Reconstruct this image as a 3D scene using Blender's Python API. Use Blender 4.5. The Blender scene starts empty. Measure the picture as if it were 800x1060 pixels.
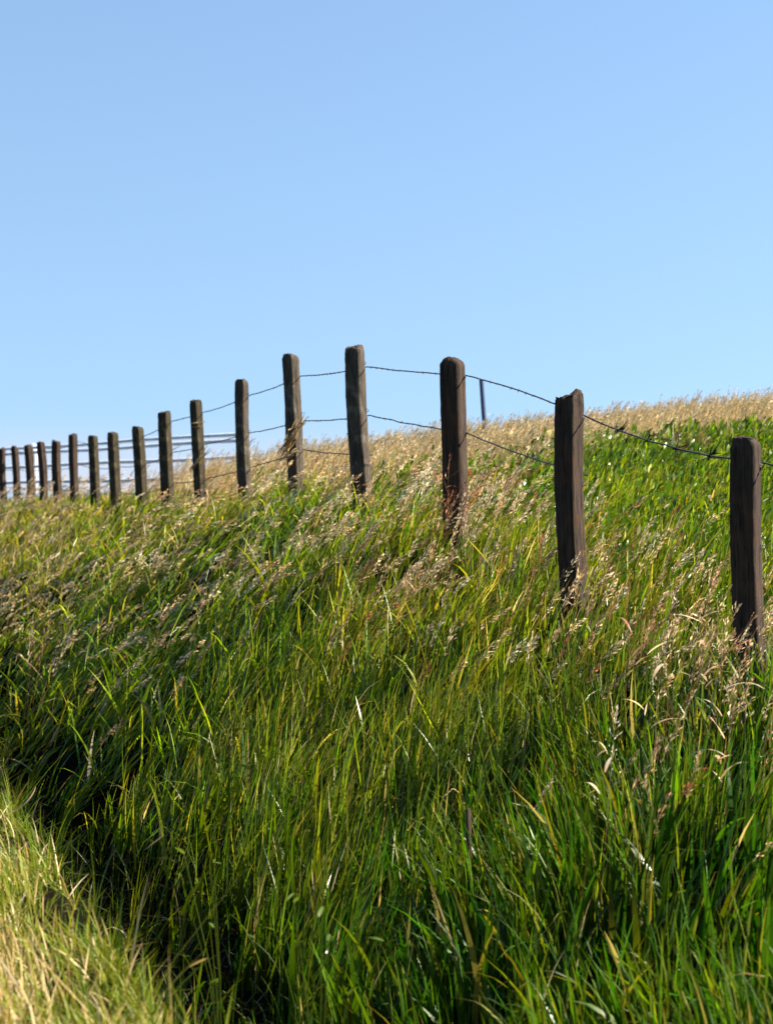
import bpy, bmesh, math, random
import numpy as np
from mathutils import Vector

R = math.radians
rng = np.random.default_rng(11)
random.seed(11)
C = bpy.context.scene.collection
sc = bpy.context.scene

# ------------------------------------------------------------------ camera, sky, sun, exposure
EYE = 1.7
FPX = 1900.0                                   # focal length in pixels of an 800x1060 frame
cam = bpy.data.cameras.new('camera')
cam.sensor_fit = 'VERTICAL'
cam.sensor_height = 36.0
cam.lens = 36.0 * FPX / 1060.0
cam.clip_start = 0.1
cam.clip_end = 6000
cam.dof.use_dof = True
cam.dof.focus_distance = 11.5
cam.dof.aperture_fstop = 3.4
co = bpy.data.objects.new('camera', cam)
C.objects.link(co)
co.location = (0, 0, EYE)
co.rotation_euler = (R(90) - math.atan(10 / FPX), 0, 0)
sc.camera = co

SUN_AZ, SUN_EL = R(7), R(40)                  # azimuth from +X towards +Y
sdir = Vector((math.cos(SUN_AZ) * math.cos(SUN_EL), math.sin(SUN_AZ) * math.cos(SUN_EL), math.sin(SUN_EL)))
world = bpy.data.worlds.new('World')
sc.world = world
world.use_nodes = True
wn = world.node_tree
sky = wn.nodes.new('ShaderNodeTexSky')
sky.sky_type = 'NISHITA'
sky.sun_disc = False
sky.sun_elevation = SUN_EL
sky.sun_rotation = R(90) - SUN_AZ
sky.altitude = 0
sky.air_density = 1.0
sky.dust_density = 0.0
sky.ozone_density = 3.0
bg = wn.nodes['Background']
bg.inputs['Strength'].default_value = 0.05
_g = wn.nodes.new('ShaderNodeTexCoord')        # a clear summer sky: the band of pale air at the horizon is kept thin
_m = wn.nodes.new('ShaderNodeMapping')
_m.inputs['Scale'].default_value = (1, 1, 0.45)
_m.inputs['Location'].default_value = (0, 0, 0.140)
wn.links.new(_g.outputs['Generated'], _m.inputs['Vector'])
wn.links.new(_m.outputs[0], sky.inputs['Vector'])
# pale summer haze low on the horizon
_s = wn.nodes.new('ShaderNodeSeparateXYZ')
_r = wn.nodes.new('ShaderNodeMapRange')
_r.interpolation_type = 'SMOOTHSTEP'
_r.inputs['From Min'].default_value = 0.008
_r.inputs['From Max'].default_value = 0.050
_r.inputs['To Min'].default_value = 0.85
_r.inputs['To Max'].default_value = 0.0
_mx = wn.nodes.new('ShaderNodeMix')
_mx.data_type = 'RGBA'
_mx.inputs[7].default_value = (4.0, 4.25, 4.95, 1)
wn.links.new(_g.outputs['Generated'], _s.inputs[0])
wn.links.new(_s.outputs['Z'], _r.inputs['Value'])
wn.links.new(_r.outputs[0], _mx.inputs[0])
wn.links.new(sky.outputs[0], _mx.inputs[6])
wn.links.new(_mx.outputs[2], bg.inputs['Color'])
sun = bpy.data.lights.new('sun', 'SUN')
sun.energy = 5.0
sun.angle = R(0.5)
sun.color = (1.0, 0.93, 0.82)
so = bpy.data.objects.new('sun', sun)
C.objects.link(so)
so.rotation_euler = (-sdir).to_track_quat('-Z', 'Y').to_euler()
so.location = (20, 6, 30)
vs = sc.view_settings
vs.view_transform = 'Standard'
vs.look = 'None'
vs.exposure = 1.9
vs.gamma = 1.0
vs.use_curve_mapping = False
sc.cycles.max_bounces = 8
sc.cycles.diffuse_bounces = 2
sc.cycles.glossy_bounces = 2
sc.cycles.transmission_bounces = 4

# ------------------------------------------------------------------ terrain shape
U = np.array((-0.303, 0.953))                  # along the fence, away from the camera
NV = np.array((0.953, 0.303))                  # across it, uphill
TF = 4.81                                      # the fence line
S0, DS = 8.75, 2.396                           # first post and the spacing
_fs = np.array([-40, 0, 4, 6.2, 8.75, 11.15, 13.54, 15.94, 18.33, 20.73, 23.1, 25.5, 27.9, 32.7, 37.5, 47, 60, 80])
_fz = np.array([-1.8, -1.75, -1.68, -1.45, -1.15, -0.78, -0.37, -0.09, 0.02, -0.06, -0.13, -0.10, -0.12, -0.08, -0.02, 0.06, -0.2, -1.5])


def sstep(a, b, x):
    k = np.clip((np.asarray(x, float) - a) / (b - a), 0, 1)
    return k * k * (3 - 2 * k)


_G = np.random.default_rng(5).random((8, 64, 64))


def vnoise(x, y, scale, k=0):
    """smooth value noise in 0..1"""
    x = np.asarray(x, float) / scale + 31.7 * k
    y = np.asarray(y, float) / scale + 17.3 * k
    ix, iy = np.floor(x).astype(int), np.floor(y).astype(int)
    fx, fy = x - ix, y - iy
    fx, fy = fx * fx * (3 - 2 * fx), fy * fy * (3 - 2 * fy)
    g = _G[k % 8]
    a, b = g[ix % 64, iy % 64], g[(ix + 1) % 64, iy % 64]
    c, d = g[ix % 64, (iy + 1) % 64], g[(ix + 1) % 64, (iy + 1) % 64]
    return (a * (1 - fx) + b * fx) * (1 - fy) + (c * (1 - fx) + d * fx) * fy


def st(x, y):
    return U[0] * x + U[1] * y, NV[0] * x + NV[1] * y


def xy(s, t):
    return U[0] * s + NV[0] * t, U[1] * s + NV[1] * t


def fence_z(s):
    s = np.asarray(s, float)
    return (np.interp(s - 0.8, _fs, _fz) + np.interp(s, _fs, _fz) * 2 + np.interp(s + 0.8, _fs, _fz)) / 4


def height(x, y):
    """ground height; the eye is at EYE"""
    x, y = np.asarray(x, float), np.asarray(y, float)
    s, t = st(x, y)
    zf = fence_z(s)
    verge = -1.66 + 0.0 * s
    ditch = -2.48 + 0.85 * sstep(10, 45, s)
    verge = verge + 0.3 * sstep(12, 45, s)
    k1 = sstep(1.0, 1.5, t)
    z = verge * (1 - k1) + ditch * k1
    k2 = np.clip((t - 1.75) / (TF - 1.75), 0, 1)
    k2 = 0.65 * k2 ** 0.75 + 0.35 * sstep(0, 1, k2)
    z = z * (1 - k2) + zf * k2
    up = np.maximum(t - TF, 0)
    rise = 0.17 * 18 * (1 - np.exp(-up / 18.0)) * 0.95 * sstep(11, 25, s) * (1 - sstep(27.5, 34, s - 0.6 * up))
    z = z + rise
    far = sstep(38, 120, np.sqrt(x * x + y * y))
    back = sstep(6, 12, t) * sstep(28, 60, s)
    z = z - 1.2 * back
    z = z * (1 - far) + (-3.2 + 1.2 * (vnoise(x, y, 160, 3) - 0.5)) * far
    near = 1 - sstep(30, 60, np.sqrt(x * x + y * y))
    z = z + near * (0.10 * (vnoise(x, y, 2.3, 1) - 0.5) + 0.05 * (vnoise(x, y, 0.7, 2) - 0.5))
    return z + EYE


# ------------------------------------------------------------------ materials
def new_mat(name):
    m = bpy.data.materials.new(name)
    m.use_nodes = True
    nt = m.node_tree
    nt.nodes.clear()
    out = nt.nodes.new('ShaderNodeOutputMaterial')
    return m, nt, out


def leaf_mat(name, trans=0.45, gloss=0.10, rough=0.32, tint=(1.25, 1.2, 0.5)):
    m, nt, out = new_mat(name)
    N, L = nt.nodes.new, nt.links.new
    at = N('ShaderNodeAttribute')
    at.attribute_name = 'tone'
    df = N('ShaderNodeBsdfDiffuse')
    L(at.outputs['Color'], df.inputs['Color'])
    mul = N('ShaderNodeMix')
    mul.data_type = 'RGBA'
    mul.blend_type = 'MULTIPLY'
    mul.inputs[0].default_value = 1.0
    L(at.outputs['Color'], mul.inputs[6])
    mul.inputs[7].default_value = (*tint, 1)
    tr = N('ShaderNodeBsdfTranslucent')
    L(mul.outputs[2], tr.inputs['Color'])
    mx = N('ShaderNodeMixShader')
    mx.inputs[0].default_value = trans
    L(df.outputs[0], mx.inputs[1])
    L(tr.outputs[0], mx.inputs[2])
    gl = N('ShaderNodeBsdfGlossy')
    gl.inputs['Roughness'].default_value = rough
    gl.inputs['Color'].default_value = (0.95, 0.95, 0.8, 1)
    lw = N('ShaderNodeFresnel')
    lw.inputs['IOR'].default_value = 1.38
    mm = N('ShaderNodeMath')
    mm.operation = 'MULTIPLY'
    mm.inputs[1].default_value = gloss * 10
    mm.use_clamp = True
    L(lw.outputs[0], mm.inputs[0])
    mn = N('ShaderNodeMath')
    mn.operation = 'MINIMUM'
    mn.inputs[1].default_value = 0.05
    L(mm.outputs[0], mn.inputs[0])
    m2 = N('ShaderNodeMixShader')
    L(mn.outputs[0], m2.inputs[0])
    L(mx.outputs[0], m2.inputs[1])
    L(gl.outputs[0], m2.inputs[2])
    L(m2.outputs[0], out.inputs['Surface'])
    return m


def wood_mat(name, c1, c2, c3, seed=0.0, scale=1.0):
    m, nt, out = new_mat(name)
    N, L = nt.nodes.new, nt.links.new
    tc = N('ShaderNodeTexCoord')
    mp = N('ShaderNodeMapping')
    mp.inputs['Scale'].default_value = (14 * scale, 14 * scale, 1.1 * scale)
    mp.inputs['Location'].default_value = (seed, seed * 1.7, seed * 0.3)
    L(tc.outputs['Object'], mp.inputs['Vector'])
    n1 = N('ShaderNodeTexNoise')
    n1.inputs['Scale'].default_value = 4.0
    n1.inputs['Detail'].default_value = 8
    n1.inputs['Roughness'].default_value = 0.7
    L(mp.outputs[0], n1.inputs['Vector'])
    n2 = N('ShaderNodeTexNoise')
    n2.inputs['Scale'].default_value = 5.0
    n2.inputs['Detail'].default_value = 5
    L(tc.outputs['Object'], n2.inputs['Vector'])
    r1 = N('ShaderNodeValToRGB')
    e = r1.color_ramp.elements
    e[0].position, e[0].color = 0.32, (*c1, 1)
    e[1].position, e[1].color = 0.68, (*c2, 1)
    L(n1.outputs[0], r1.inputs[0])
    r2 = N('ShaderNodeValToRGB')
    r2.color_ramp.elements[0].position = 0.55
    r2.color_ramp.elements[1].position = 0.72
    L(n2.outputs[0], r2.inputs[0])
    mx = N('ShaderNodeMix')
    mx.data_type = 'RGBA'
    L(r2.outputs[0], mx.inputs[0])
    L(r1.outputs[0], mx.inputs[6])
    mx.inputs[7].default_value = (*c3, 1)
    p = N('ShaderNodeBsdfPrincipled')
    p.inputs['Roughness'].default_value = 0.9
    p.inputs['Specular IOR Level'].default_value = 0.15
    L(mx.outputs[2], p.inputs['Base Color'])
    b = N('ShaderNodeBump')
    b.inputs['Strength'].default_value = 0.9
    b.inputs['Distance'].default_value = 0.012
    L(n1.outputs[0], b.inputs['Height'])
    L(b.outputs[0], p.inputs['Normal'])
    L(p.outputs[0], out.inputs['Surface'])
    return m


def plain_mat(name, col, rough=0.6, metal=0.0):
    m, nt, out = new_mat(name)
    p = nt.nodes.new('ShaderNodeBsdfPrincipled')
    n = nt.nodes.new('ShaderNodeTexNoise')
    n.inputs['Scale'].default_value = 40
    r = nt.nodes.new('ShaderNodeValToRGB')
    r.color_ramp.elements[0].color = (*[c * 0.7 for c in col], 1)
    r.color_ramp.elements[1].color = (*[min(1, c * 1.3) for c in col], 1)
    nt.links.new(n.outputs[0], r.inputs[0])
    nt.links.new(r.outputs[0], p.inputs['Base Color'])
    p.inputs['Roughness'].default_value = rough
    p.inputs['Metallic'].default_value = metal
    nt.links.new(p.outputs[0], out.inputs['Surface'])
    return m


def soil_mat():
    m, nt, out = new_mat('soil and thatch')
    N, L = nt.nodes.new, nt.links.new
    tc = N('ShaderNodeTexCoord')
    n = N('ShaderNodeTexNoise')
    n.inputs['Scale'].default_value = 6
    n.inputs['Detail'].default_value = 8
    L(tc.outputs['Object'], n.inputs['Vector'])
    r = N('ShaderNodeValToRGB')
    e = r.color_ramp.elements
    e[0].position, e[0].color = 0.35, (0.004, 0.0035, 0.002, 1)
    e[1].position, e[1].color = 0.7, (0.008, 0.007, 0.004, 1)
    L(n.outputs[0], r.inputs[0])
    p = N('ShaderNodeBsdfPrincipled')
    p.inputs['Roughness'].default_value = 1.0
    p.inputs['Specular IOR Level'].default_value = 0.0
    L(r.outputs[0], p.inputs['Base Color'])
    L(p.outputs[0], out.inputs['Surface'])
    return m


M_GRASS = leaf_mat('green grass', 0.50, 0.045, 0.42)
M_DRY = leaf_mat('dry grass', 0.38, 0.04, 0.5, (1.1, 1.0, 0.8))
M_SEED = leaf_mat('seed heads', 0.48, 0.05, 0.45, (1.15, 1.02, 0.88))
M_LEAF = leaf_mat('weed leaves', 0.48, 0.06, 0.3)
M_SOIL = soil_mat()
M_WIRE = plain_mat('rusty wire', (0.035, 0.03, 0.028), 0.6, 0.3)
M_STAKE = plain_mat('blue grey steel', (0.03, 0.05, 0.10), 0.5, 0.2)
M_RAIL = wood_mat('weathered rail', (0.60, 0.62, 0.66), (0.74, 0.75, 0.78), (0.55, 0.50, 0.42), 3.0, 0.6)


# ------------------------------------------------------------------ object helpers
def props(o, label=None, cat=None, group=None, kind=None):
    for k, v in (('label', label), ('category', cat), ('group', group), ('kind', kind)):
        if v:
            o[k] = v
    return o


def link_mesh(name, me, mat, parent=None):
    o = bpy.data.objects.new(name, me)
    C.objects.link(o)
    if mat:
        me.materials.append(mat)
    if parent:
        o.parent = parent
    return o


def empty(name, loc):
    o = bpy.data.objects.new(name, None)
    C.objects.link(o)
    o.location = loc
    o.empty_display_size = 0.2
    return o


class Soup:
    """collects quads with a colour per vertex, builds ONE mesh"""

    def __init__(self):
        self.v, self.f, self.c, self.n = [], [], [], 0

    def add(self, v, f, c):
        v = v.reshape(-1, 3)
        self.v.append(v.astype(np.float32))
        self.f.append((f.reshape(-1, 4) + self.n).astype(np.int32))
        self.c.append(c.reshape(-1, 3).astype(np.float32))
        self.n += len(v)

    def build(self, name, mat, parent=None, origin=None):
        v, f, c = np.concatenate(self.v), np.concatenate(self.f), np.concatenate(self.c)
        if origin is not None:
            v = v - np.asarray(origin, np.float32)
        me = bpy.data.meshes.new(name)
        me.vertices.add(len(v))
        me.vertices.foreach_set('co', v.ravel())
        me.loops.add(f.size)
        me.loops.foreach_set('vertex_index', f.ravel())
        me.polygons.add(len(f))
        me.polygons.foreach_set('loop_start', np.arange(0, f.size, 4, dtype=np.int32))
        me.polygons.foreach_set('use_smooth', np.ones(len(f), bool))
        a = me.attributes.new('tone', 'FLOAT_COLOR', 'POINT')
        a.data.foreach_set('color', np.concatenate([np.clip(c, 0, 1), np.ones((len(c), 1), np.float32)], 1).ravel())
        me.update(calc_edges=True)
        o = link_mesh(name, me, mat, parent)
        if origin is not None:
            o.location = origin
        return o


def blade_paths(root, h, az, lean, curl, nseg):
    v = (np.arange(nseg) + 0.5) / nseg
    th = lean[:, None] + curl[:, None] * v[None, :] ** 1.3
    step = np.stack([np.sin(th) * np.cos(az)[:, None], np.sin(th) * np.sin(az)[:, None], np.cos(th)], -1)
    step *= (h / nseg)[:, None, None]
    p = np.concatenate([np.zeros((len(h), 1, 3)), np.cumsum(step, 1)], 1)
    return p + root[:, None, :]


def add_blades(S, root, h, w, az, lean, curl, face, c0, c1, nseg, twist=None, shape='blade'):
    n = len(h)
    if n == 0:
        return None
    p = blade_paths(root, h, az, lean, curl, nseg)
    v = np.linspace(0, 1, nseg + 1)
    if shape == 'blade':
        prof = (1 - v ** 2.4) * (0.65 + 0.35 * np.minimum(1, v * 4)) + 0.04
    elif shape == 'leaf':
        prof = np.sin(np.pi * np.clip(v * 0.93 + 0.05, 0, 1)) ** 0.8 + 0.03
    else:
        prof = 1 - 0.6 * v
    fa = face[:, None] + (twist[:, None] * v[None, :] if twist is not None else 0 * v[None, :])
    wd = np.stack([np.cos(fa), np.sin(fa), 0 * fa], -1) * (w[:, None] * prof[None, :])[..., None] * 0.5
    vv = np.stack([p - wd, p + wd], 2)                       # n, nseg+1, 2, 3
    base = (np.arange(n) * (nseg + 1) * 2)[:, None, None]
    k = (np.arange(nseg) * 2)[None, :, None]
    f = base + k + np.array([0, 1, 3, 2])[None, None, :]
    cc = c0[:, None, :] * (1 - v[None, :, None]) + c1[:, None, :] * v[None, :, None]
    cc = np.repeat(cc[:, :, None, :], 2, 2)
    S.add(vv, f, cc)
    return p


def scatter(y0, y1, density, margin=1.6):
    """random points on the ground between two distances, inside the view plus a margin"""
    area = 0.43 * (y1 * y1 - y0 * y0) / 2 + 2 * margin * (y1 - y0)
    n = int(area * density)
    y = np.sqrt(rng.random(n * 2) * (y1 * y1 - y0 * y0) + y0 * y0)
    x = (rng.random(n * 2) * 2 - 1) * (0.215 * y + margin)
    keep = rng.random(n * 2) < (0.215 * y + margin) / y * (y0 + y1) / 2 / (0.215 * (y0 + y1) / 2 + margin) * 0.5
    return x[keep], y[keep]


def tufts(x, y, k, spread):
    """k blades round each centre; returns blade x, y and tuft index"""
    i = np.repeat(np.arange(len(x)), k)
    return x[i] + rng.normal(0, spread, len(i)), y[i] + rng.normal(0, spread, len(i)), i


def pick(palette, n, probs=None):
    pal = np.array(palette, float)
    i = rng.choice(len(pal), n, p=probs)
    return pal[i] * np.exp(rng.normal(0, 0.18, (n, 1)))


GREENS = [(0.036, 0.080, 0.002), (0.056, 0.108, 0.002), (0.082, 0.128, 0.003), (0.125, 0.150, 0.005), (0.022, 0.060, 0.003)]
OLIVES = [(0.135, 0.135, 0.007), (0.185, 0.160, 0.010), (0.105, 0.128, 0.005), (0.220, 0.180, 0.026)]
TANS = [(0.42, 0.30, 0.125), (0.50, 0.375, 0.18), (0.32, 0.22, 0.085), (0.56, 0.44, 0.25)]
SEEDS = [(0.62, 0.44, 0.25), (0.68, 0.53, 0.32), (0.50, 0.31, 0.18), (0.74, 0.62, 0.42)]
RUSTS = [(0.26, 0.09, 0.04), (0.34, 0.14, 0.07), (0.20, 0.07, 0.035)]

# ------------------------------------------------------------------ the ground, one sheet to the horizon
def build_ground():
    def axis(lo, hi, step, far):
        a = list(np.arange(lo, hi + 1e-6, step))
        d, v = step, hi
        while v < far:
            d *= 1.35
            v += d
            a.append(v)
        d, v, b = step, lo, []
        while v > -far:
            d *= 1.35
            v -= d
            b.append(v)
        return np.array(b[::-1] + a)
    xs, ys = axis(-16, 16, 0.25, 3500), axis(-2, 56, 0.25, 3500)
    X, Y = np.meshgrid(xs, ys)
    Z = height(X, Y)
    nx, ny = len(xs), len(ys)
    v = np.stack([X, Y, Z], -1)
    i = np.arange(ny - 1)[:, None] * nx + np.arange(nx - 1)[None, :]
    f = np.stack([i, i + 1, i + nx + 1, i + nx], -1)
    S = Soup()
    S.add(v, f, np.full(v.shape, 0.03))
    o = S.build('ground', M_SOIL)
    props(o, 'dark soil and thatch of the sloping pasture and ditch', 'ground', kind='structure')


build_ground()


# ------------------------------------------------------------------ grasses
def tan_zone(s, t, x, y):
    k = sstep(16.2, 19.4, s - 1.2 * sstep(6, 9, t) + 5.0 * (vnoise(x, y, 2.2, 4) - 0.5) + 1.5 * (vnoise(x, y, 0.8, 6) - 0.5)) * sstep(5.0, 5.7, t)
    return k * (1 - sstep(28, 32, s - 0.6 * np.maximum(t - TF, 0)))


def build_green():
    S = Soup()
    bands = [(4.4, 6.5, 85, 16, 6, 0.045), (6.5, 9.5, 78, 15, 6, 0.050), (9.5, 14, 58, 14, 5, 0.06),
             (14, 22, 40, 13, 4, 0.08), (22, 34, 24, 13, 3, 0.10), (34, 52, 14, 12, 3, 0.13)]
    for (y0, y1, dens, k, nseg, spread) in bands:
        cx, cy = scatter(y0, y1, dens)
        s, t = st(cx, cy)
        hz = sstep(5.2, 7, t) * sstep(8, 9.5, s) * (1 - sstep(17.5, 20, s))       # leafy weeds beyond the fence
        tz = tan_zone(s, t, cx, cy)
        p = sstep(1.15, 1.75, t) * (1 - 0.35 * hz) * (1 - 0.85 * tz)
        p *= 0.45 + 0.55 * sstep(0.25, 0.6, vnoise(cx, cy, 0.6, 0))
        p *= 0.05 + 0.40 * sstep(11.5, 15, s) + (0.95 - 0.40 * sstep(11.5, 15, s)) * sstep(1.75, 2.45, t + 0.5 * (vnoise(cx, cy, 0.9, 4) - 0.5))
        p *= 1 - 0.6 * sstep(40, 54, cy)
        keep = rng.random(len(cx)) < p
        cx, cy, s, t, hz = cx[keep], cy[keep], s[keep], t[keep], hz[keep]
        front = 1 - sstep(7.5, 9.5, s)
        thin = rng.random(len(cx)) < 1 - 0.40 * front
        cx, cy, s, t, hz = cx[thin], cy[thin], s[thin], t[thin], hz[thin]
        front = 1 - sstep(7.5, 9.5, s)
        nt = len(cx)
        # tuft character
        wind = 0.10 + 0.56 * sstep(9, 17, s) * (1 - 0.6 * hz) + 0.20 * (vnoise(cx, cy, 1.7, 2) - 0.5)
        back = sstep(0.50, 0.75, vnoise(cx, cy, 1.3, 5)) * (1 - sstep(7.5, 10, s))
        th = (0.46 - 0.12 * sstep(3.6, 4.5, t) * (1 - sstep(5.3, 6, t)) + 0.22 * vnoise(cx, cy, 1.1, 3)) * (1 - 0.22 * hz) * (0.62 + 0.38 * sstep(1.2, 2.2, t))
        th *= 1 - 0.30 * sstep(14, 30, s)
        yel = sstep(0.45, 0.8, vnoise(cx, cy, 2.1, 7) * 0.7 + vnoise(cx, cy, 0.5, 1) * 0.3) * 0.6 + 0.6 * sstep(14, 26, s) * (1 - sstep(4.6, 5.2, t))
        taz = rng.normal(0.0, 0.5, nt)
        taz = np.where(rng.random(nt) < back, math.pi + taz, taz)
        hue = pick(GREENS, nt, [0.24, 0.28, 0.24, 0.12, 0.12])
        x, y, i = tufts(cx, cy, k, spread)
        n = len(x)
        h = th[i] * rng.uniform(0.45, 1.2, n)
        dist = np.maximum(y, 4)
        w = rng.gamma(5.0, 0.0021, n) * (1 + 0.035 * np.maximum(dist - 8, 0))
        az = taz[i] + rng.normal(0, 0.75, n)
        lean = np.clip(wind[i] * (1 - 0.4 * front[i]) + rng.normal(0, 0.20, n) * (1 - 0.35 * front[i]), -0.6, 1.1)
        curl = np.clip(rng.gamma(1.6, 0.36, n) * (1 - 0.3 * front[i]) + 0.4 * wind[i], 0, 2.6)
        face = rng.uniform(0, math.pi, n)
        broad = rng.random(n) < 0.10
        w = np.where(broad, w * 1.9, w)
        h = np.where(broad, h * 0.85, h)
        w = w * (1 + 0.5 * front[i])
        kink = rng.random(n) < 0.12
        curl = np.where(kink, curl + rng.uniform(0.8, 2.0, n), curl)
        col = hue[i] * np.exp(rng.normal(0, 0.28, (n, 1))) * np.where(front[i, None] * rng.random((n, 1)) > 0.35, np.array([[0.48, 0.86, 0.6]]), 1.0)  # front blades lusher green, also darkened to stand in for shade
        col = col * (0.85 + 0.75 * sstep(8.5, 14, s[i])[:, None] * np.array([[1.15, 1.0, 1.0]]))  # light and shade put into the colour: darker in front, brighter upslope
        olive = pick(OLIVES, n) * (0.80 + 0.60 * sstep(9, 14, s[i])[:, None])  # olive blades get the same painted brightening up the slope
        isy = rng.random(n) < 0.06 + 0.75 * yel[i] * (0.1 + 0.9 * sstep(7, 13, s[i]))
        col = np.where(isy[:, None], olive, col)
        dead = rng.random(n) < 0.03 + 0.06 * sstep(18, 30, s[i])
        col = np.where(dead[:, None], pick(TANS, n) * 0.8, col)
        tip = col * rng.uniform(0.95, 1.35, (n, 1)) + np.array([0.03, 0.012, 0.0]) * (rng.random((n, 1)) < 0.3)
        root = np.stack([x, y, height(x, y) - 0.02], 1)
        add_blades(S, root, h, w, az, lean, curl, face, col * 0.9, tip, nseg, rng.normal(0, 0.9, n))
    o = S.build('tall_grass', M_GRASS)
    props(o, 'long green meadow grass leaning in the wind over the bank', 'grass', kind='stuff')


def build_verge():
    S = Soup()
    for (y0, y1, dens, nseg) in ((3.2, 7.5, 210, 3), (7.5, 13, 130, 3), (13, 26, 50, 2), (26, 44, 20, 2)):
        cx, cy = scatter(y0, y1, dens, 1.5)
        s, t = st(cx, cy)
        e = t + 0.09 * np.minimum(cy - 5.5, 5) + 0.45 * (vnoise(cx, cy, 0.55, 2) - 0.5) + 0.3 * (vnoise(cx, cy, 0.2, 5) - 0.5)
        keep = rng.random(len(cx)) < (1 - sstep(0.85, 1.32, e))
        cx, cy, e = cx[keep], cy[keep], e[keep]
        x, y, i = tufts(cx, cy, 18, 0.06)
        n = len(x)
        dry = (1 - sstep(0.45, 1.1, e[i])) * 0.9 + 0.2
        h = (0.05 + rng.gamma(1.6, 0.045, n)) * (0.8 + 0.6 * sstep(0.5, 1.2, e[i]))
        w = rng.uniform(0.003, 0.009, n)
        az = math.pi + rng.normal(0.0, 1.5, n)
        lean = np.abs(rng.normal(0.5, 0.4, n))
        curl = rng.gamma(2.0, 0.25, n)
        col = np.where((rng.random(n) < dry * 0.6)[:, None], pick(TANS, n), pick(OLIVES[:3] + GREENS[1:4], n))
        root = np.stack([x, y, height(x, y) - 0.01], 1)
        add_blades(S, root, h, w, az, lean, curl, rng.uniform(0, math.pi, n), col * 1.15, col * 1.35, nseg)
    o = S.build('verge_grass', M_DRY)
    props(o, 'short sunlit straw and yellow green grass on the verge beside the dark ditch', 'grass', kind='stuff')


def panicles(S, root, h, az, lean, curl, size, c_stem, c_seed, K, loose=0.5, frac=0.30, S2=None):
    """thin stem with K spikelets round its top"""
    n = len(h)
    nseg = 5
    stem_w = 0.0022 * size
    p = add_blades(S, root, h, stem_w, az, lean, curl, rng.uniform(0, math.pi, n), c_stem, c_stem, nseg, shape='stem')
    u = np.sort(rng.random((n, K)) ** 0.8, 1)
    v = 1 - frac * (1 - u)
    q = np.clip(v * nseg, 0, nseg - 1e-4)
    j = q.astype(int)
    fr = (q - j)[..., None]
    rows = np.arange(n)[:, None]
    a, b = p[rows, j], p[rows, j + 1]
    ax = a * (1 - fr) + b * fr
    d = b - a
    d /= np.linalg.norm(d, axis=-1, keepdims=True)
    rad = (loose * 0.05 * size[:, None] * np.sin(np.pi * np.clip(u * 0.85 + 0.12, 0, 1)))[..., None]
    off = rng.normal(0, 1, (n, K, 3))
    off /= np.linalg.norm(off, axis=-1, keepdims=True)
    off *= rng.random((n, K, 1)) ** 0.6
    pos = ax + off * rad + d * rad * 0.5
    dr = d + off * 0.7 * min(1, loose + 0.25) + np.array([0.25, 0, -0.1])
    dr /= np.linalg.norm(dr, axis=-1, keepdims=True)
    side = np.cross(dr, rng.normal(0, 1, (n, K, 3)))
    side /= np.linalg.norm(side, axis=-1, keepdims=True) + 1e-6
    bend = np.cross(side, dr) * 0.25
    ln = (rng.uniform(0.008, 0.024, (n, K)) * size[:, None])[..., None]
    wd = ln * rng.uniform(0.09, 0.19, (n, K, 1))
    sz = size[:, None, None]
    hs = np.cross(d, np.array([0.3, 0.8, 0.1]))
    hs /= np.linalg.norm(hs, axis=-1, keepdims=True)
    vv = np.stack([ax - hs * 0.0009 * sz, ax + hs * 0.0009 * sz,
                   pos - side * 0.0007 * sz, pos + side * 0.0007 * sz,
                   pos + (dr + bend) * ln * 0.4 - side * wd, pos + (dr + bend) * ln * 0.4 + side * wd,
                   pos + dr * ln - side * wd * 0.12, pos + dr * ln + side * wd * 0.12], 2)
    base = (np.arange(n * K) * 8).reshape(n, K)
    f1 = base[:, :, None, None] + np.array([[0, 1, 3, 2], [2, 3, 5, 4], [4, 5, 7, 6]])[None, None]
    b0, b1 = base[:, :-1], base[:, 1:]
    f2 = np.stack([b0, b0 + 1, b1 + 1, b1], -1)
    cs = c_seed[:, None, :] * np.exp(rng.normal(0, 0.2, (n, K, 1)))
    cc = np.repeat(cs[:, :, None, :], 8, 2)
    cc[:, :, :2] = c_stem[:, None, None, :]
    (S2 or S).add(vv, np.concatenate([f1.reshape(-1, 4), f2.reshape(-1, 4)]), cc)


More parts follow.
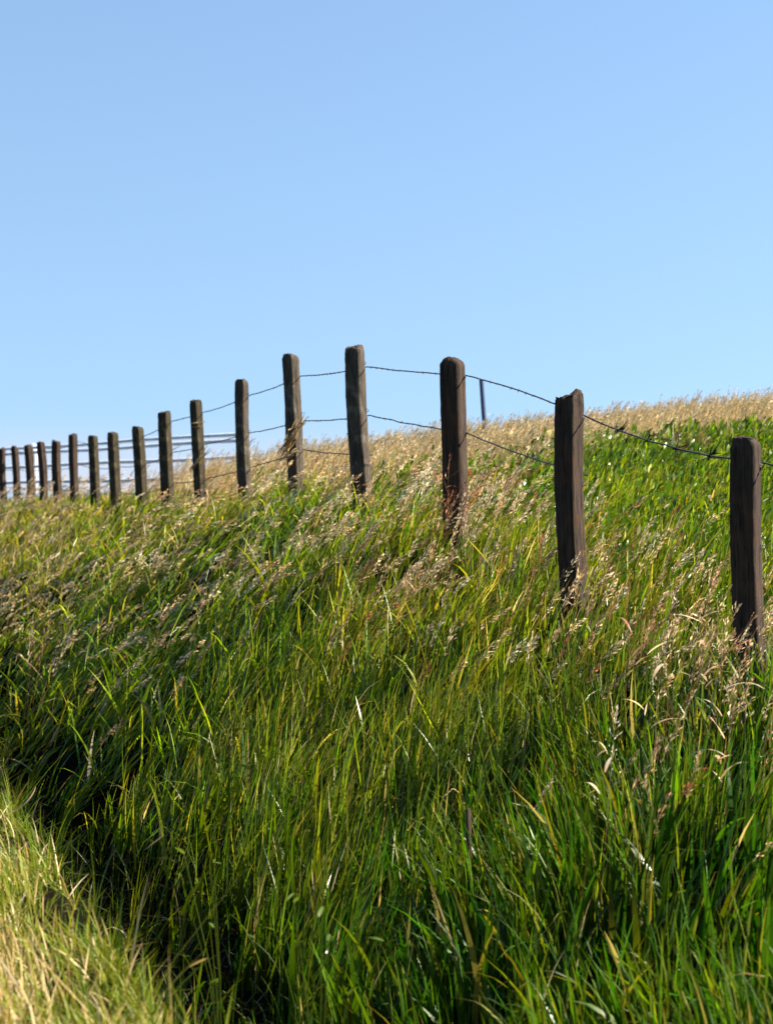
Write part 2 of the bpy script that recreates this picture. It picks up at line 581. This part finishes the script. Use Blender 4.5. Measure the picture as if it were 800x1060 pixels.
def build_seed_grass():
    S = Soup()
    for (y0, y1, dens, K) in ((7, 11, 90, 44), (11, 17, 100, 36), (17, 26, 75, 28), (26, 46, 26, 20)):
        x, y = scatter(y0, y1, dens)
        s, t = st(x, y)
        z = sstep(3.0, 3.9, t) * (1 - sstep(5.0, 5.9, t)) * (1 - sstep(15, 18, s) * 0.3)
        z = np.maximum(z, 0.85 * sstep(12, 15, s) * sstep(1.7, 2.6, t) * (1 - sstep(5, 5.6, t)))
        z *= 0.25 + 0.75 * sstep(0.40, 0.62, vnoise(x + 0.37 * y, y - 0.37 * x, 0.85, 6) * 0.55 + vnoise(x, y, 0.33, 3) * 0.45)
        z = z * (0.36 + 0.30 * sstep(10, 13, s)) * (1 - 0.35 * sstep(17, 24, s)) * (1 - tan_zone(s, t, x, y)) * (0.35 + 0.65 * sstep(3.0, 3.9, t + 0.12 * np.maximum(s - 10, 0)))
        keep = rng.random(len(x)) < z
        x, y, s, t = x[keep], y[keep], s[keep], t[keep]
        n = len(x)
        far = sstep(11, 19, s)
        size = 1.0 + 0.06 * np.maximum(y - 8, 0) * rng.uniform(0.6, 1.2, n)
        h = rng.uniform(0.54, 0.84, n) * (1 - 0.05 * far)
        az = rng.normal(0.0, 0.45, n)
        lean = 0.15 + 0.25 * far + rng.normal(0, 0.12, n)
        curl = rng.uniform(0.2, 0.9, n) + 0.25 * far
        cs = pick(SEEDS, n)
        rust = rng.random(n) < 0.12 * (1 - far)
        cs = np.where(rust[:, None], pick(RUSTS, n) * 1.3, cs)
        root = np.stack([x, y, height(x, y) - 0.02], 1)
        panicles(S, root, h, az, lean, curl, size, pick([(0.25, 0.19, 0.06), (0.16, 0.15, 0.03)], n), cs, K, 0.5 if y0 < 11 else (0.36 if y0 < 17 else 0.2), 0.32)
    o = S.build('seed_grass', M_SEED)
    props(o, 'pinkish buff seed heads of wild grass nodding above the green blades', 'grass', kind='stuff')


def build_dry_ridge():
    S = Soup()
    for (y0, y1, dens, k, nseg) in ((16, 24, 40, 14, 3), (24, 44, 30, 14, 3)):
        cx, cy = scatter(y0, y1, dens, 2.5)
        s, t = st(cx, cy)
        p = np.maximum(tan_zone(s, t, cx, cy), 0.02 * sstep(20, 28, s) * sstep(2, 3, t))
        p *= 1 - sstep(36, 44, s)
        keep = rng.random(len(cx)) < p
        x, y, i = tufts(cx[keep], cy[keep], k, 0.13)
        n = len(x)
        h = rng.uniform(0.25, 0.62, n) * (0.7 + 0.6 * vnoise(x, y, 1.1, 4))
        w = rng.uniform(0.006, 0.013, n) * (1 + 0.03 * np.maximum(y - 12, 0))
        az = rng.normal(0.0, 0.7, n)
        lean = 0.32 + rng.normal(0, 0.22, n)
        curl = rng.gamma(2.0, 0.25, n)
        col = np.where((rng.random(n) < 0.84)[:, None], pick(TANS, n), pick(OLIVES, n))
        root = np.stack([x, y, height(x, y) - 0.02], 1)
        add_blades(S, root, h, w, az, lean, curl, rng.uniform(0, math.pi, n), col * 0.95, np.minimum(col * 1.2, 0.8), nseg)
        x, y = cx[keep], cy[keep]
        for rep in range(2):
            x2, y2 = x + rng.normal(0, 0.2, len(x)), y + rng.normal(0, 0.2, len(x))
            n = len(x2)
            root = np.stack([x2, y2, height(x2, y2) - 0.02], 1)
            panicles(S, root, rng.uniform(0.4, 0.8, n), rng.normal(0, 0.5, n), 0.3 + rng.normal(0, 0.15, n), rng.uniform(0.1, 0.8, n),
                     rng.uniform(1.4, 2.2, n), pick(TANS, n) * 0.8, pick([TANS[1], TANS[3], SEEDS[1]], n), 14, 0.4, 0.35)
    o = S.build('dry_ridge_grass', M_DRY)
    props(o, 'straw coloured dry grass covering the crest of the hill against the sky', 'grass', kind='stuff')


def build_weeds():
    S = Soup()
    cx, cy = scatter(8.5, 24, 40, 2.0)
    s, t = st(cx, cy)
    p = sstep(5.0, 6.0, t) * (1 - tan_zone(s, t, cx, cy)) * (0.35 + 0.65 * vnoise(cx, cy, 1.0, 2))
    keep = rng.random(len(cx)) < p
    cx, cy = cx[keep], cy[keep]
    nt = len(cx)
    K = 26
    i = np.repeat(np.arange(nt), K)
    n = len(i)
    th = rng.uniform(0.2, 0.5, nt)
    v = rng.random(n) ** 0.6
    x, y = cx[i] + rng.normal(0, 0.07, n) + 0.15 * v * th[i], cy[i] + rng.normal(0, 0.07, n)
    root = np.stack([x, y, height(cx, cy)[i] + v * th[i]], 1)
    far = 1 + 0.05 * np.maximum(y - 9, 0)
    h = rng.uniform(0.03, 0.08, n) * far
    w = h * rng.uniform(0.22, 0.42, n)
    col = pick([(0.052, 0.105, 0.003), (0.080, 0.130, 0.003), (0.125, 0.155, 0.006), (0.036, 0.080, 0.004)], nt)[i] * np.exp(rng.normal(0, 0.2, (n, 1)))
    sp = rng.random(n) < 0.015
    col = np.where(sp[:, None], np.array([[0.42, 0.40, 0.26]]), col)
    add_blades(S, root, h, w, rng.uniform(-1.6, 1.6, n), rng.uniform(0.1, 1.5, n), rng.normal(0.3, 0.4, n),
               rng.uniform(0, math.pi, n), col, col * 1.1, 3, shape='leaf')
    o = S.build('leafy_weeds', M_LEAF)
    props(o, 'bright leafy green weeds filling the slope behind the nearest fence posts', 'weeds', kind='stuff')


def build_ditch():
    S = Soup()
    x, y = scatter(4.4, 13, 260, 1.0)
    s, t = st(x, y)
    keep = rng.random(len(x)) < sstep(0.9, 1.2, t) * (1 - sstep(2.2, 2.9, t))
    x, y = x[keep], y[keep]
    n = len(x)
    dead = rng.random(n) < 0.45
    col = np.where(dead[:, None], pick([(0.06, 0.04, 0.018), (0.10, 0.07, 0.03), (0.035, 0.025, 0.012)], n), pick(GREENS, n) * 0.6)  # greens darkened in colour to deepen the shade of the ditch
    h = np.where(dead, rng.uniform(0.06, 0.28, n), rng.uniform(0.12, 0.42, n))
    root = np.stack([x, y, height(x, y) - 0.01], 1)
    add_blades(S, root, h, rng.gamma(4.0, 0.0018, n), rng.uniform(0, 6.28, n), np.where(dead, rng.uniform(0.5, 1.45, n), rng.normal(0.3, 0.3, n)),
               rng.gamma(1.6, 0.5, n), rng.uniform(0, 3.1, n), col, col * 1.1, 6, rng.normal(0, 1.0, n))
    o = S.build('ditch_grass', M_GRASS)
    props(o, 'sparse stems and dead thatch in the dark ditch', 'grass', kind='stuff')


build_green()
build_ditch()
build_verge()
build_seed_grass()
build_dry_ridge()
build_weeds()

# ------------------------------------------------------------------ the post and wire fence
# top of each post in eye-relative metres, lean in radians (to the left), width, turn, rounding of the top
POSTS = [
    (-1, 0.00, 0.02, 0.150, 0.00, 0.4), (0, 0.346, 0.030, 0.140, 0.05, 0.5), (1, 0.72, 0.034, 0.148, -0.08, 0.0),
    (2, 1.13, 0.028, 0.166, 0.10, 1.0), (3, 1.41, 0.060, 0.150, 0.16, 0.25), (4, 1.52, 0.045, 0.135, -0.05, 0.6),
    (5, 1.41, 0.040, 0.122, 0.10, 0.3), (6, 1.30, 0.050, 0.124, -0.15, 0.2), (7, 1.26, 0.040, 0.146, 0.12, 0.0),
    (8, 1.15, 0.055, 0.135, 0.05, 0.3), (9, 1.15, 0.050, 0.135, -0.1, 0.2), (10, 1.17, 0.035, 0.135, 0.1, 0.1),
    (11, 1.29, 0.030, 0.130, -0.05, 0.1), (12, 1.23, 0.045, 0.140, 0.15, 0.2), (13, 1.29, 0.050, 0.135, 0.0, 0.3),
    (14, 1.29, 0.055, 0.150, -0.1, 0.4), (15, 1.34, 0.045, 0.135, 0.1, 0.6), (16, 1.36, 0.035, 0.140, 0.05, 0.3),
    (17, 1.38, 0.04, 0.135, 0.0, 0.3)]
# where each post really stands along the line, in units of the mean spacing (the spacing is uneven)
STATION = {-1: -1.0, 0: -0.004, 1: 0.976, 2: 1.937, 3: 2.996, 4: 3.985, 5: 4.902, 6: 5.956, 7: 6.868, 8: 7.747, 9: 8.716, 10: 9.62,
           11: 10.66, 12: 11.62, 13: 12.65, 14: 13.59, 15: 14.73, 16: 15.9, 17: 16.95}
_TOPY = [454, 410, 371, 359, 367, 394, 415, 427, 442, 448, 452, 450, 457, 458, 461, 462, 464]
POSTS = [p if not 0 <= p[0] <= 16 else (p[0], (520 - _TOPY[p[0]]) / FPX * 9.8 * (1 + 0.233 * STATION[p[0]]), *p[2:]) for p in POSTS]
POST_LABEL = {
    0: 'dark post with a wire shadow on its brown side, nearest at the right edge',
    1: 'flat topped dark post, second from the right edge',
    2: 'thick dark post with rounded bevelled top, third from the right edge',
    3: 'tallest standing dark post with a leaning reddish brown side',
    4: 'grey weathered post with dry grass twisted round it under the wires',
    5: 'slim dark post left of the one with twisted grass',
    6: 'mossy post with pale straw bands, standing left of the slim dark post',
    7: 'mossy post wrapped by a slanting pale straw',
}


def post_mesh(H, w, rnd, seed, turn):
    rs = np.random.default_rng(seed)
    m, rings = 32, 46
    ang = np.arange(m) / m * 2 * math.pi
    # rounded-square section
    pw = 11.0 if rnd < 0.9 else 7.0
    base = 1 / (np.abs(np.cos(ang)) ** pw + np.abs(np.sin(ang)) ** pw) ** (1 / pw)
    ph = rs.random(8) * 6.28
    verts = []
    bow = rs.normal(0, 0.010)
    zs = np.concatenate([np.linspace(-0.25, H - 0.07, rings - 8), H - 0.07 + 0.07 * np.sin(np.linspace(0.12, 1, 8) * math.pi / 2)])
    groove = np.zeros(m)
    for g in range(7):
        gi = rs.integers(0, m)
        groove[gi] -= rs.uniform(0.004, 0.011)
    for z in zs:
        e = max(0.0, (z - (H - 0.07)) / 0.07)
        shrink = 1 - (0.06 + 0.40 * rnd) * e ** 2.5
        r = base * w * 0.5 * shrink
        r = r * (1 + 0.025 * np.sin(ang * 2 + ph[0] + z * 1.3) + 0.02 * np.sin(ang * 5 + ph[1] + z * 2.1) + 0.015 * np.sin(ph[2] + z * 7))
        r = r + groove * (0.6 + 0.4 * np.sin(z * 5 + ph[4] + ang * 3)) + rs.normal(0, 0.0012, m)
        cx = bow * math.sin(z / H * math.pi) * 2
        zz = np.full(m, z)
        if e > 0.8:
            zz = zz + rs.normal(0, 0.010 - 0.008 * min(1, rnd * 1.6), m) + 0.012 * np.sin(ang + ph[5]) * (1 - 0.5 * rnd)
        verts.append(np.stack([r * np.cos(ang + turn) + cx, r * np.sin(ang + turn), zz], 1))
    V = np.concatenate(verts)
    nr = len(zs)
    top0 = verts[-1]
    inner = top0 * np.array([0.55, 0.55, 1]) + np.array([0, 0, 0.006])
    V = np.concatenate([V, inner + rs.normal(0, 0.004, inner.shape), [[0, 0, inner[:, 2].mean() + 0.004]]])
    faces = []
    for a in range(nr):
        for b in range(m):
            faces.append((a * m + b, a * m + (b + 1) % m, (a + 1) * m + (b + 1) % m, (a + 1) * m + b))
    c = len(V) - 1
    for b in range(m):
        faces.append((nr * m + b, nr * m + (b + 1) % m, c))
    me = bpy.data.meshes.new('fence_post')
    me.from_pydata([tuple(p) for p in V], [], faces)
    me.polygons.foreach_set('use_smooth', np.ones(len(me.polygons), bool))
    me.update()
    return me


def tube(S, pts, r, sides=6, col=(0.03, 0.03, 0.03)):
    pts = np.asarray(pts, float)
    n = len(pts)
    d = np.gradient(pts, axis=0)
    d /= np.linalg.norm(d, axis=1, keepdims=True)
    up = np.where(np.abs(d[:, 2:3]) > 0.9, np.array([[1.0, 0, 0]]), np.array([[0, 0, 1.0]]))
    a = np.cross(d, up)
    a /= np.linalg.norm(a, axis=1, keepdims=True)
    b = np.cross(d, a)
    rr = np.broadcast_to(np.asarray(r, float), (n,))
    an = np.arange(sides) / sides * 2 * math.pi
    ring = pts[:, None, :] + (a[:, None, :] * np.cos(an)[None, :, None] + b[:, None, :] * np.sin(an)[None, :, None]) * rr[:, None, None]
    i = np.arange(n - 1)[:, None] * sides
    j = np.arange(sides)[None, :]
    f = np.stack([i + j, i + (j + 1) % sides, i + sides + (j + 1) % sides, i + sides + j], -1)
    S.add(ring, f, np.broadcast_to(np.asarray(col, float), ring.shape))


def post_axis(n):
    """base point on the ground, top point, of post n"""
    rec = POSTS[n + 1]
    x, y = xy(S0 + DS * STATION[n], TF)
    g = float(height(x, y))
    top = rec[1] + EYE
    return np.array([x, y, g]), top - g, rec


def at_post(n, below, out=0.0):
    """a point on post n, a distance below its top, out across the fence"""
    b, H, rec = post_axis(n)
    z = H - below
    x = b[0] + math.sin(-rec[2]) * (z - H * 0.5)
    return np.array([x + NV[0] * out, b[1] + NV[1] * out, b[2] + z])


def build_fence():
    b0, _, _ = post_axis(0)
    fence = empty('fence', tuple(b0))
    props(fence, 'long line of dark timber posts strung with wire, crossing the whole meadow', 'fence')
    inv = Vector(b0)
    mats = [wood_mat('dark timber', (0.004, 0.003, 0.0022), (0.070, 0.044, 0.028), (0.070, 0.034, 0.017), 1.0),
            wood_mat('grey timber', (0.005, 0.004, 0.003), (0.105, 0.080, 0.055), (0.17, 0.14, 0.10), 5.0),
            wood_mat('mossy timber', (0.005, 0.004, 0.0025), (0.065, 0.050, 0.026), (0.17, 0.125, 0.06), 9.0)]
    mi = {3: 1, 4: 1, 5: 1, 6: 2, 7: 2, 8: 2, 9: 2, 10: 2}
    for rec in POSTS:
        n = rec[0]
        b, H, _ = post_axis(n)
        me = post_mesh(H, rec[3], rec[5], 40 + n, R(56) + rec[4])
        o = link_mesh('fence_post', me, mats[mi.get(n, 0)], fence)
        o.location = Vector(b) - inv + Vector((math.sin(rec[2]) * H * 0.5, 0, 0))
        o.rotation_euler = (0, -rec[2], 0)
        if n in POST_LABEL:
            o['label'] = POST_LABEL[n]
        # staples that hold the wires
        if -1 < n < 8:
            for dz in (0.15, 0.58):
                S = Soup()
                c = np.array([rec[3] * 0.55, 0.0, H - dz])
                tube(S, [c + (-0.02, -0.006, 0.012), c + (0.008, -0.006, 0.010), c + (0.010, 0, 0), c + (0.008, 0.006, -0.010), c + (-0.02, 0.006, -0.012)], 0.0028, 5)
                st_ = S.build('staple', M_WIRE, o)
    # wires
    rs = np.random.default_rng(3)
    below = {0: {0: .13, 1: .13, 2: .13, 3: .18, 4: .22, 5: .16, 6: .14, 7: .12}, 1: {0: .48, 1: .52, 2: .576, 3: .62, 4: .68, 5: .59}, 2: {}}
    for k, dflt in enumerate((0.13, 0.55, 0.98)):
        S = Soup()
        for n in range(-1, 17):
            a = at_post(n, below[k].get(n, dflt), 0.105)
            c = at_post(n + 1, below[k].get(n + 1, dflt), 0.105)
            v = np.linspace(0, 1, 13)
            sag = 0.016 * rs.uniform(0.5, 1.3)
            if n == 0 and k == 0:
                sag = 0.05
            if n == 1 and k == 0:
                sag = -0.02
            if (k == 1 and n < 1) or (k == 2 and n < 3):
                continue
            pts = a[None] * (1 - v[:, None]) + c[None] * v[:, None]
            pts[:, 2] -= sag * 4 * v * (1 - v)
            pts[1:-1] += rs.normal(0, 0.002, (11, 3))
            tube(S, pts, 0.0055, 5)
            for q in np.arange(0.08, 0.95, 0.062):                 # barbs
                p = a * (1 - q) + c * q
                p[2] -= sag * 4 * q * (1 - q)
                for e in range(2):
                    d = rs.normal(0, 1, 3)
                    d *= 0.014 / np.linalg.norm(d)
                    tube(S, [p - d, p, p + d], [0.0012, 0.003, 0.0012], 4)
        o = S.build('wire', M_WIRE, fence, None)
        o.location = -inv
    return fence


fence = build_fence()


# ------------------------------------------------------------------ the rail fence far behind on the left
def build_rail_fence():
    P0, P1 = np.array((-16.4, 57.5)), np.array((-2.95, 36.6))
    b = (P0[0], P0[1], float(height(*P0)))
    rf = empty('rail_fence', b)
    props(rf, 'far pale weathered rail fence seen through the small posts at the left', 'fence')
    L = np.linalg.norm(P1 - P0)
    d = (P1 - P0) / L
    for z in (1.36, 1.23, 0.90, 0.50):
        S = Soup()
        v = np.linspace(0, 1, 36)
        pts = np.stack([P0[0] + d[0] * L * v, P0[1] + d[1] * L * v, EYE + z + 0.012 * np.sin(v * 17 + z * 9)], 1)
        tube(S, pts - np.array(b), 0.040, 8, (0.2, 0.19, 0.18))
        S.build('rail', M_RAIL, rf)
    for q in (0.09, 0.33, 0.56):
        p = P0 + d * L * q
        g = float(height(*p))
        me = post_mesh(EYE + 1.44 - g, 0.11, 0.2, int(q * 1000), 0.4)
        o = link_mesh('rail_post', me, M_RAIL, rf)
        o.location = (p[0] - b[0] + d[1] * -0.09, p[1] - b[1] + d[0] * 0.09, g - b[2])


build_rail_fence()


# ------------------------------------------------------------------ plants and bits one can point to
def view(px, py, d):
    """a place seen at (px, py) of the 800x1060 photograph at distance d, in metres"""
    return np.array([(px - 400) / FPX * d, d, EYE + (520 - py) / FPX * d])


def seed_plant(px, top, d, label, spread=0.12, stems=7, size=1.6, K=26, loose=0.6, frac=0.5, cols=SEEDS, group=None, leaves=4, lean=0.2, name='seed_plant', cat='plant'):
    p = view(px, top, d)
    g = float(height(p[0], d))
    H = max(0.25, p[2] - g)
    org = (p[0] - 0.12 * H, d, g - 0.03)
    t = empty(name, org)
    props(t, label, cat, group)
    for q in range(stems):
        S1, S2 = Soup(), Soup()
        panicles(S1, np.array([[rng.normal(0, spread * 0.35), rng.normal(0, spread * 0.35), 0.0]]), np.array([H * rng.uniform(0.78, 1.1)]), rng.normal(0, 0.8, 1),
                 rng.normal(lean, 0.16, 1), rng.uniform(0.1, 0.6, 1), np.array([size]), pick([(0.20, 0.11, 0.05), (0.24, 0.16, 0.07)], 1), pick(cols, 1), K, loose, frac, S2)
        o = S1.build('stem', M_SEED, t)
        S2.build('seed_head', M_SEED, o)
    for q in range(leaves):
        S3 = Soup()
        add_blades(S3, np.array([[rng.normal(0, 0.02), rng.normal(0, 0.02), rng.uniform(0.3, 0.8) * H]]), rng.uniform(0.10, 0.22, 1), rng.uniform(0.012, 0.022, 1),
                   rng.uniform(0, 6.28, 1), rng.uniform(0.5, 1.2, 1), rng.uniform(0.3, 1.4, 1), rng.uniform(0, 3.1, 1), pick(cols, 1), pick(cols, 1), 6,
                   rng.normal(0, 1.5, 1), 'leaf')
        S3.build('leaf', M_SEED, t)
    return t


def loose_leaf(name, px, py, d, length, width, az, lean, curl, col, label, cat='leaf', gh=None):
    p = view(px, py, d)
    S = Soup()
    add_blades(S, np.zeros((1, 3)), np.array([length]), np.array([width]), np.array([az]), np.array([lean]), np.array([curl]), np.array([az + 1.57]),
               np.array([col]), np.array([col]) * 1.1, 12, np.array([0.5]), 'leaf')
    o = S.build(name, M_SEED)
    o.location = p
    return props(o, label, cat)


def broadleaf(px, py, d, n, leaf, label, cols):
    """low plant with oval leaves on thin stalks"""
    p = view(px, py, d)
    g = float(height(p[0], d))
    t = empty('broadleaf_plant', (p[0], d, g - 0.02))
    props(t, label, 'plant')
    H = max(p[2] - g, 0.15)
    S1 = Soup()
    for q in range(n):
        a, r = rng.uniform(0, 6.28), rng.uniform(0.03, 0.22)
        tip = np.array([r * math.cos(a), r * math.sin(a) * 0.7, H * rng.uniform(0.6, 1.15)])
        tube(S1, [np.zeros(3), tip * (0.25, 0.25, 0.6), tip], [0.003, 0.0025, 0.0018], 5, (0.07, 0.10, 0.01))
        S = Soup()
        L_ = leaf * rng.uniform(0.6, 1.2)
        add_blades(S, np.zeros((1, 3)), np.array([L_]), np.array([L_ * rng.uniform(0.24, 0.36)]), np.array([rng.uniform(-1.2, 1.2) - 1.2]), np.array([rng.uniform(0.6, 2.2)]),
                   np.array([0.5]), np.array([rng.uniform(-0.5, 0.5)]), pick(cols, 1), pick(cols, 1), 8, np.array([0.4]), 'leaf')
        o = S.build('leaf', M_LEAF, t)
        o.location = tip
    S1.build('stalk', M_LEAF, t)


def wisp(px, py, d, L_, n, label, dirx=1.0, rise=0.8, col=TANS):
    """dry straws caught on a post"""
    p = view(px, py, d)
    S = Soup()
    for q in range(n):
        o = rng.normal(0, 0.025, 3)
        v = np.linspace(0, 1, 9)
        a = rng.uniform(0.7, 1.2) * L_
        pts = np.stack([(v - 0.5) * a * dirx, -0.045 * np.cos((v - 0.5) * 2.6) + 0 * v, (v - 0.5) * a * rise * rng.uniform(0.6, 1.3)], 1) + o
        pts += rng.normal(0, 0.006, pts.shape)
        tube(S, pts, np.interp(v, [0, 0.5, 1], [0.003, 0.009, 0.003]), 5, pick(col, 1)[0])
    o = S.build('straw_wisp', M_SEED)
    o.location = p
    return props(o, label, 'straw')


LG = [(0.10, 0.16, 0.02), (0.14, 0.20, 0.04), (0.08, 0.13, 0.015)]

# dried plants, each told by what it stands at
seed_plant(470, 474, 14.0, 'rust red curled dried plant at the foot of the rounded top post', 0.06, 4, 1.9, 30, 0.9, 0.7, RUSTS, leaves=9, lean=0.0, name='dried_plant')
seed_plant(606, 556, 11.6, 'pale plume grass rising against the foot of the flat topped post', 0.05, 4, 1.6, 50, 0.45, 0.55, TANS, leaves=2, lean=0.1)
seed_plant(752, 585, 9.3, 'tall pinkish dried plant in front of the nearest post', 0.16, 7, 1.25, 34, 1.0, 0.55, SEEDS[:3], leaves=12, lean=0.0, name='dried_plant')
seed_plant(700, 600, 9.0, 'pinkish buff flowering clump just left of the nearest post', 0.18, 7, 1.1, 34, 0.9, 0.45, SEEDS, leaves=6)
seed_plant(668, 596, 10.0, 'loose brown seed clump midway between the two nearest posts', 0.14, 6, 1.05, 30, 0.9, 0.4, [SEEDS[2], RUSTS[1]], leaves=4)
seed_plant(776, 650, 8.2, 'low tangled pinkish clump under the right picture edge', 0.16, 7, 1.05, 30, 1.0, 0.45, SEEDS, leaves=8)
seed_plant(655, 715, 7.6, 'buff plume bent over green blades, lowest on the right', 0.10, 4, 1.1, 40, 0.5, 0.3, SEEDS, leaves=4, lean=0.3)
seed_plant(520, 545, 12.0, 'brown seed clump right of the rounded top post', 0.18, 9, 1.3, 30, 0.9, 0.4, [SEEDS[2], RUSTS[1], SEEDS[0]], leaves=3)
seed_plant(440, 560, 12.6, 'thick brown seed clump left of the rounded top post', 0.18, 9, 1.3, 30, 0.9, 0.4, [SEEDS[2], SEEDS[0]], leaves=3)
seed_plant(715, 440, 19.0, 'brown bushy dead weed behind the wire near the nearest post', 0.3, 12, 2.2, 30, 1.0, 0.7, [(0.13, 0.07, 0.03), (0.17, 0.10, 0.04)], leaves=0, name='dead_weed')
seed_plant(42, 610, 17.5, 'dark brown drooping dead leaves in the grass near left edge', 0.08, 5, 2.0, 20, 0.7, 0.6, [(0.12, 0.05, 0.02), (0.30, 0.18, 0.10)], leaves=5, name='dead_weed')
seed_plant(46, 640, 16.5, 'pale pink seed spike hanging near the left edge', 0.04, 3, 2.0, 40, 0.35, 0.5, [SEEDS[3], SEEDS[1]], leaves=0)
seed_plant(160, 566, 19.0, 'cream seed cluster alone in the middle of the left slope', 0.2, 8, 1.9, 30, 0.6, 0.4, [SEEDS[1], SEEDS[3]], leaves=3, lean=0.4)
seed_plant(263, 448, 21.5, 'single dried flower stalk standing between slim post and grass wrapped post', 0.02, 2, 1.6, 16, 0.6, 0.2, RUSTS, leaves=1, lean=0.0, name='flower_stalk')
seed_plant(386, 505, 16.2, 'straw tuft at the foot of the tallest reddish brown post', 0.10, 7, 1.5, 20, 0.5, 0.5, TANS, leaves=6)

# straws on posts
wisp(303, 452, 18.75, 0.34, 9, 'twist of dry straw caught on the grey weathered post', 0.7, 1.1)
wisp(300, 470, 18.75, 0.22, 6, 'small lower knot of straw on the grey weathered post', 0.8, 0.8)
wisp(172, 467, 25.65, 0.30, 3, 'single slanting pale straw across a mossy post', 1.0, 0.75, TANS[1:])
wisp(206, 476, 23.35, 0.32, 6, 'straw bundle low on the second mossy post', 0.8, 1.0)
wisp(205, 441, 23.35, 0.14, 3, 'thin straw band high on the second mossy post', 1.2, 0.15, TANS[1:])

# dead stems hanging on the sagging top wire
for q, lab in ((0.22, 'dark dead weed tuft on the sagging wire, close to the flat topped post'), (0.40, 'forked dark twig standing up from the sagging wire'),
               (0.56, 'dark weed tuft on the middle of the sagging wire'), (0.74, 'last dark weed scrap on the wire before the nearest post')):
    a, c = at_post(1, .13, 0.105), at_post(0, .13, 0.105)
    p = a * (1 - q) + c * q
    p[2] -= 0.05 * 4 * q * (1 - q)
    S = Soup()
    for e in range(5):
        dr = np.array([rng.normal(0.65, 0.25), rng.normal(0, 0.2), rng.normal(0.5, 0.3)])
        ln = rng.uniform(0.03, 0.09)
        tube(S, [(-dr * 0.25 * ln), dr * 0.4 * ln + rng.normal(0, 0.006, 3), dr * ln], [0.004, 0.0045, 0.0015], 5, (0.03, 0.02, 0.01))
    o = S.build('weed_scrap', M_SEED)
    o.location = p
    props(o, lab, 'weed', 'dead weeds caught on the top wire')

# blue-grey stake on the ridge
S = Soup()
a, c = view(498, 393, 25.0), view(505, 452, 25.0)
g = float(height(c[0], 25.0))
c[2] = g - 0.2
tube(S, [a - c, (a - c) * 0.5 + (0.004, 0, 0), np.zeros(3)], [0.030, 0.032, 0.032], 4, (0.03, 0.05, 0.1))
w_ = Soup()
o = S.build('metal_stake', M_STAKE)
o.location = c
props(o, 'slim blue grey stake leaning on the ridge behind the top wire', 'stake')

# small dark peg in the front grass
S = Soup()
ds = np.arange(5.5, 11, 0.02)
gap = np.array([view(485, 838, d)[2] - float(height((485 - 400) / FPX * d, d)) for d in ds])
a = view(485, 838, float(ds[np.argmin(np.abs(gap - 0.60))]))
g = float(height(a[0], a[1]))
tube(S, [(0, 0, 0), (0.003, 0, (a[2] - g) * 0.5), (-0.002, 0, a[2] - g), (-0.002, 0, a[2] - g + 0.004)], [0.014, 0.013, 0.012, 0.004], 7)
o = S.build('wooden_peg', bpy.data.materials['dark timber'])
o.location = (a[0], a[1], g)
props(o, 'short black wooden peg half hidden in the front grass', 'peg')

broadleaf(230, 905, 6.9, 9, 0.055, 'bindweed with glossy pale leaves low in the dark ditch', LG)
broadleaf(312, 878, 7.2, 7, 0.05, 'small leafy plant with pale leaves above the ditch shadow', LG)
broadleaf(330, 975, 6.0, 6, 0.05, 'sparse leafy sprig among arching blades at the bottom of the ditch', LG)
loose_leaf('dry_leaf', 2, 845, 8.8, 0.22, 0.022, 0.2, 1.3, -1.0, (0.5, 0.36, 0.2), 'curled pale dry leaf at the left edge above the verge')
loose_leaf('dry_leaf', 150, 880, 7.9, 0.10, 0.016, 0.2, 0.9, 0.1, (0.42, 0.22, 0.06), 'orange brown dry leaf slanting over the ditch')
loose_leaf('dry_leaf', 195, 1002, 6.1, 0.07, 0.018, 0.3, 1.1, 0.2, (0.40, 0.25, 0.05), 'small amber leaf lying above the bottom of the ditch')
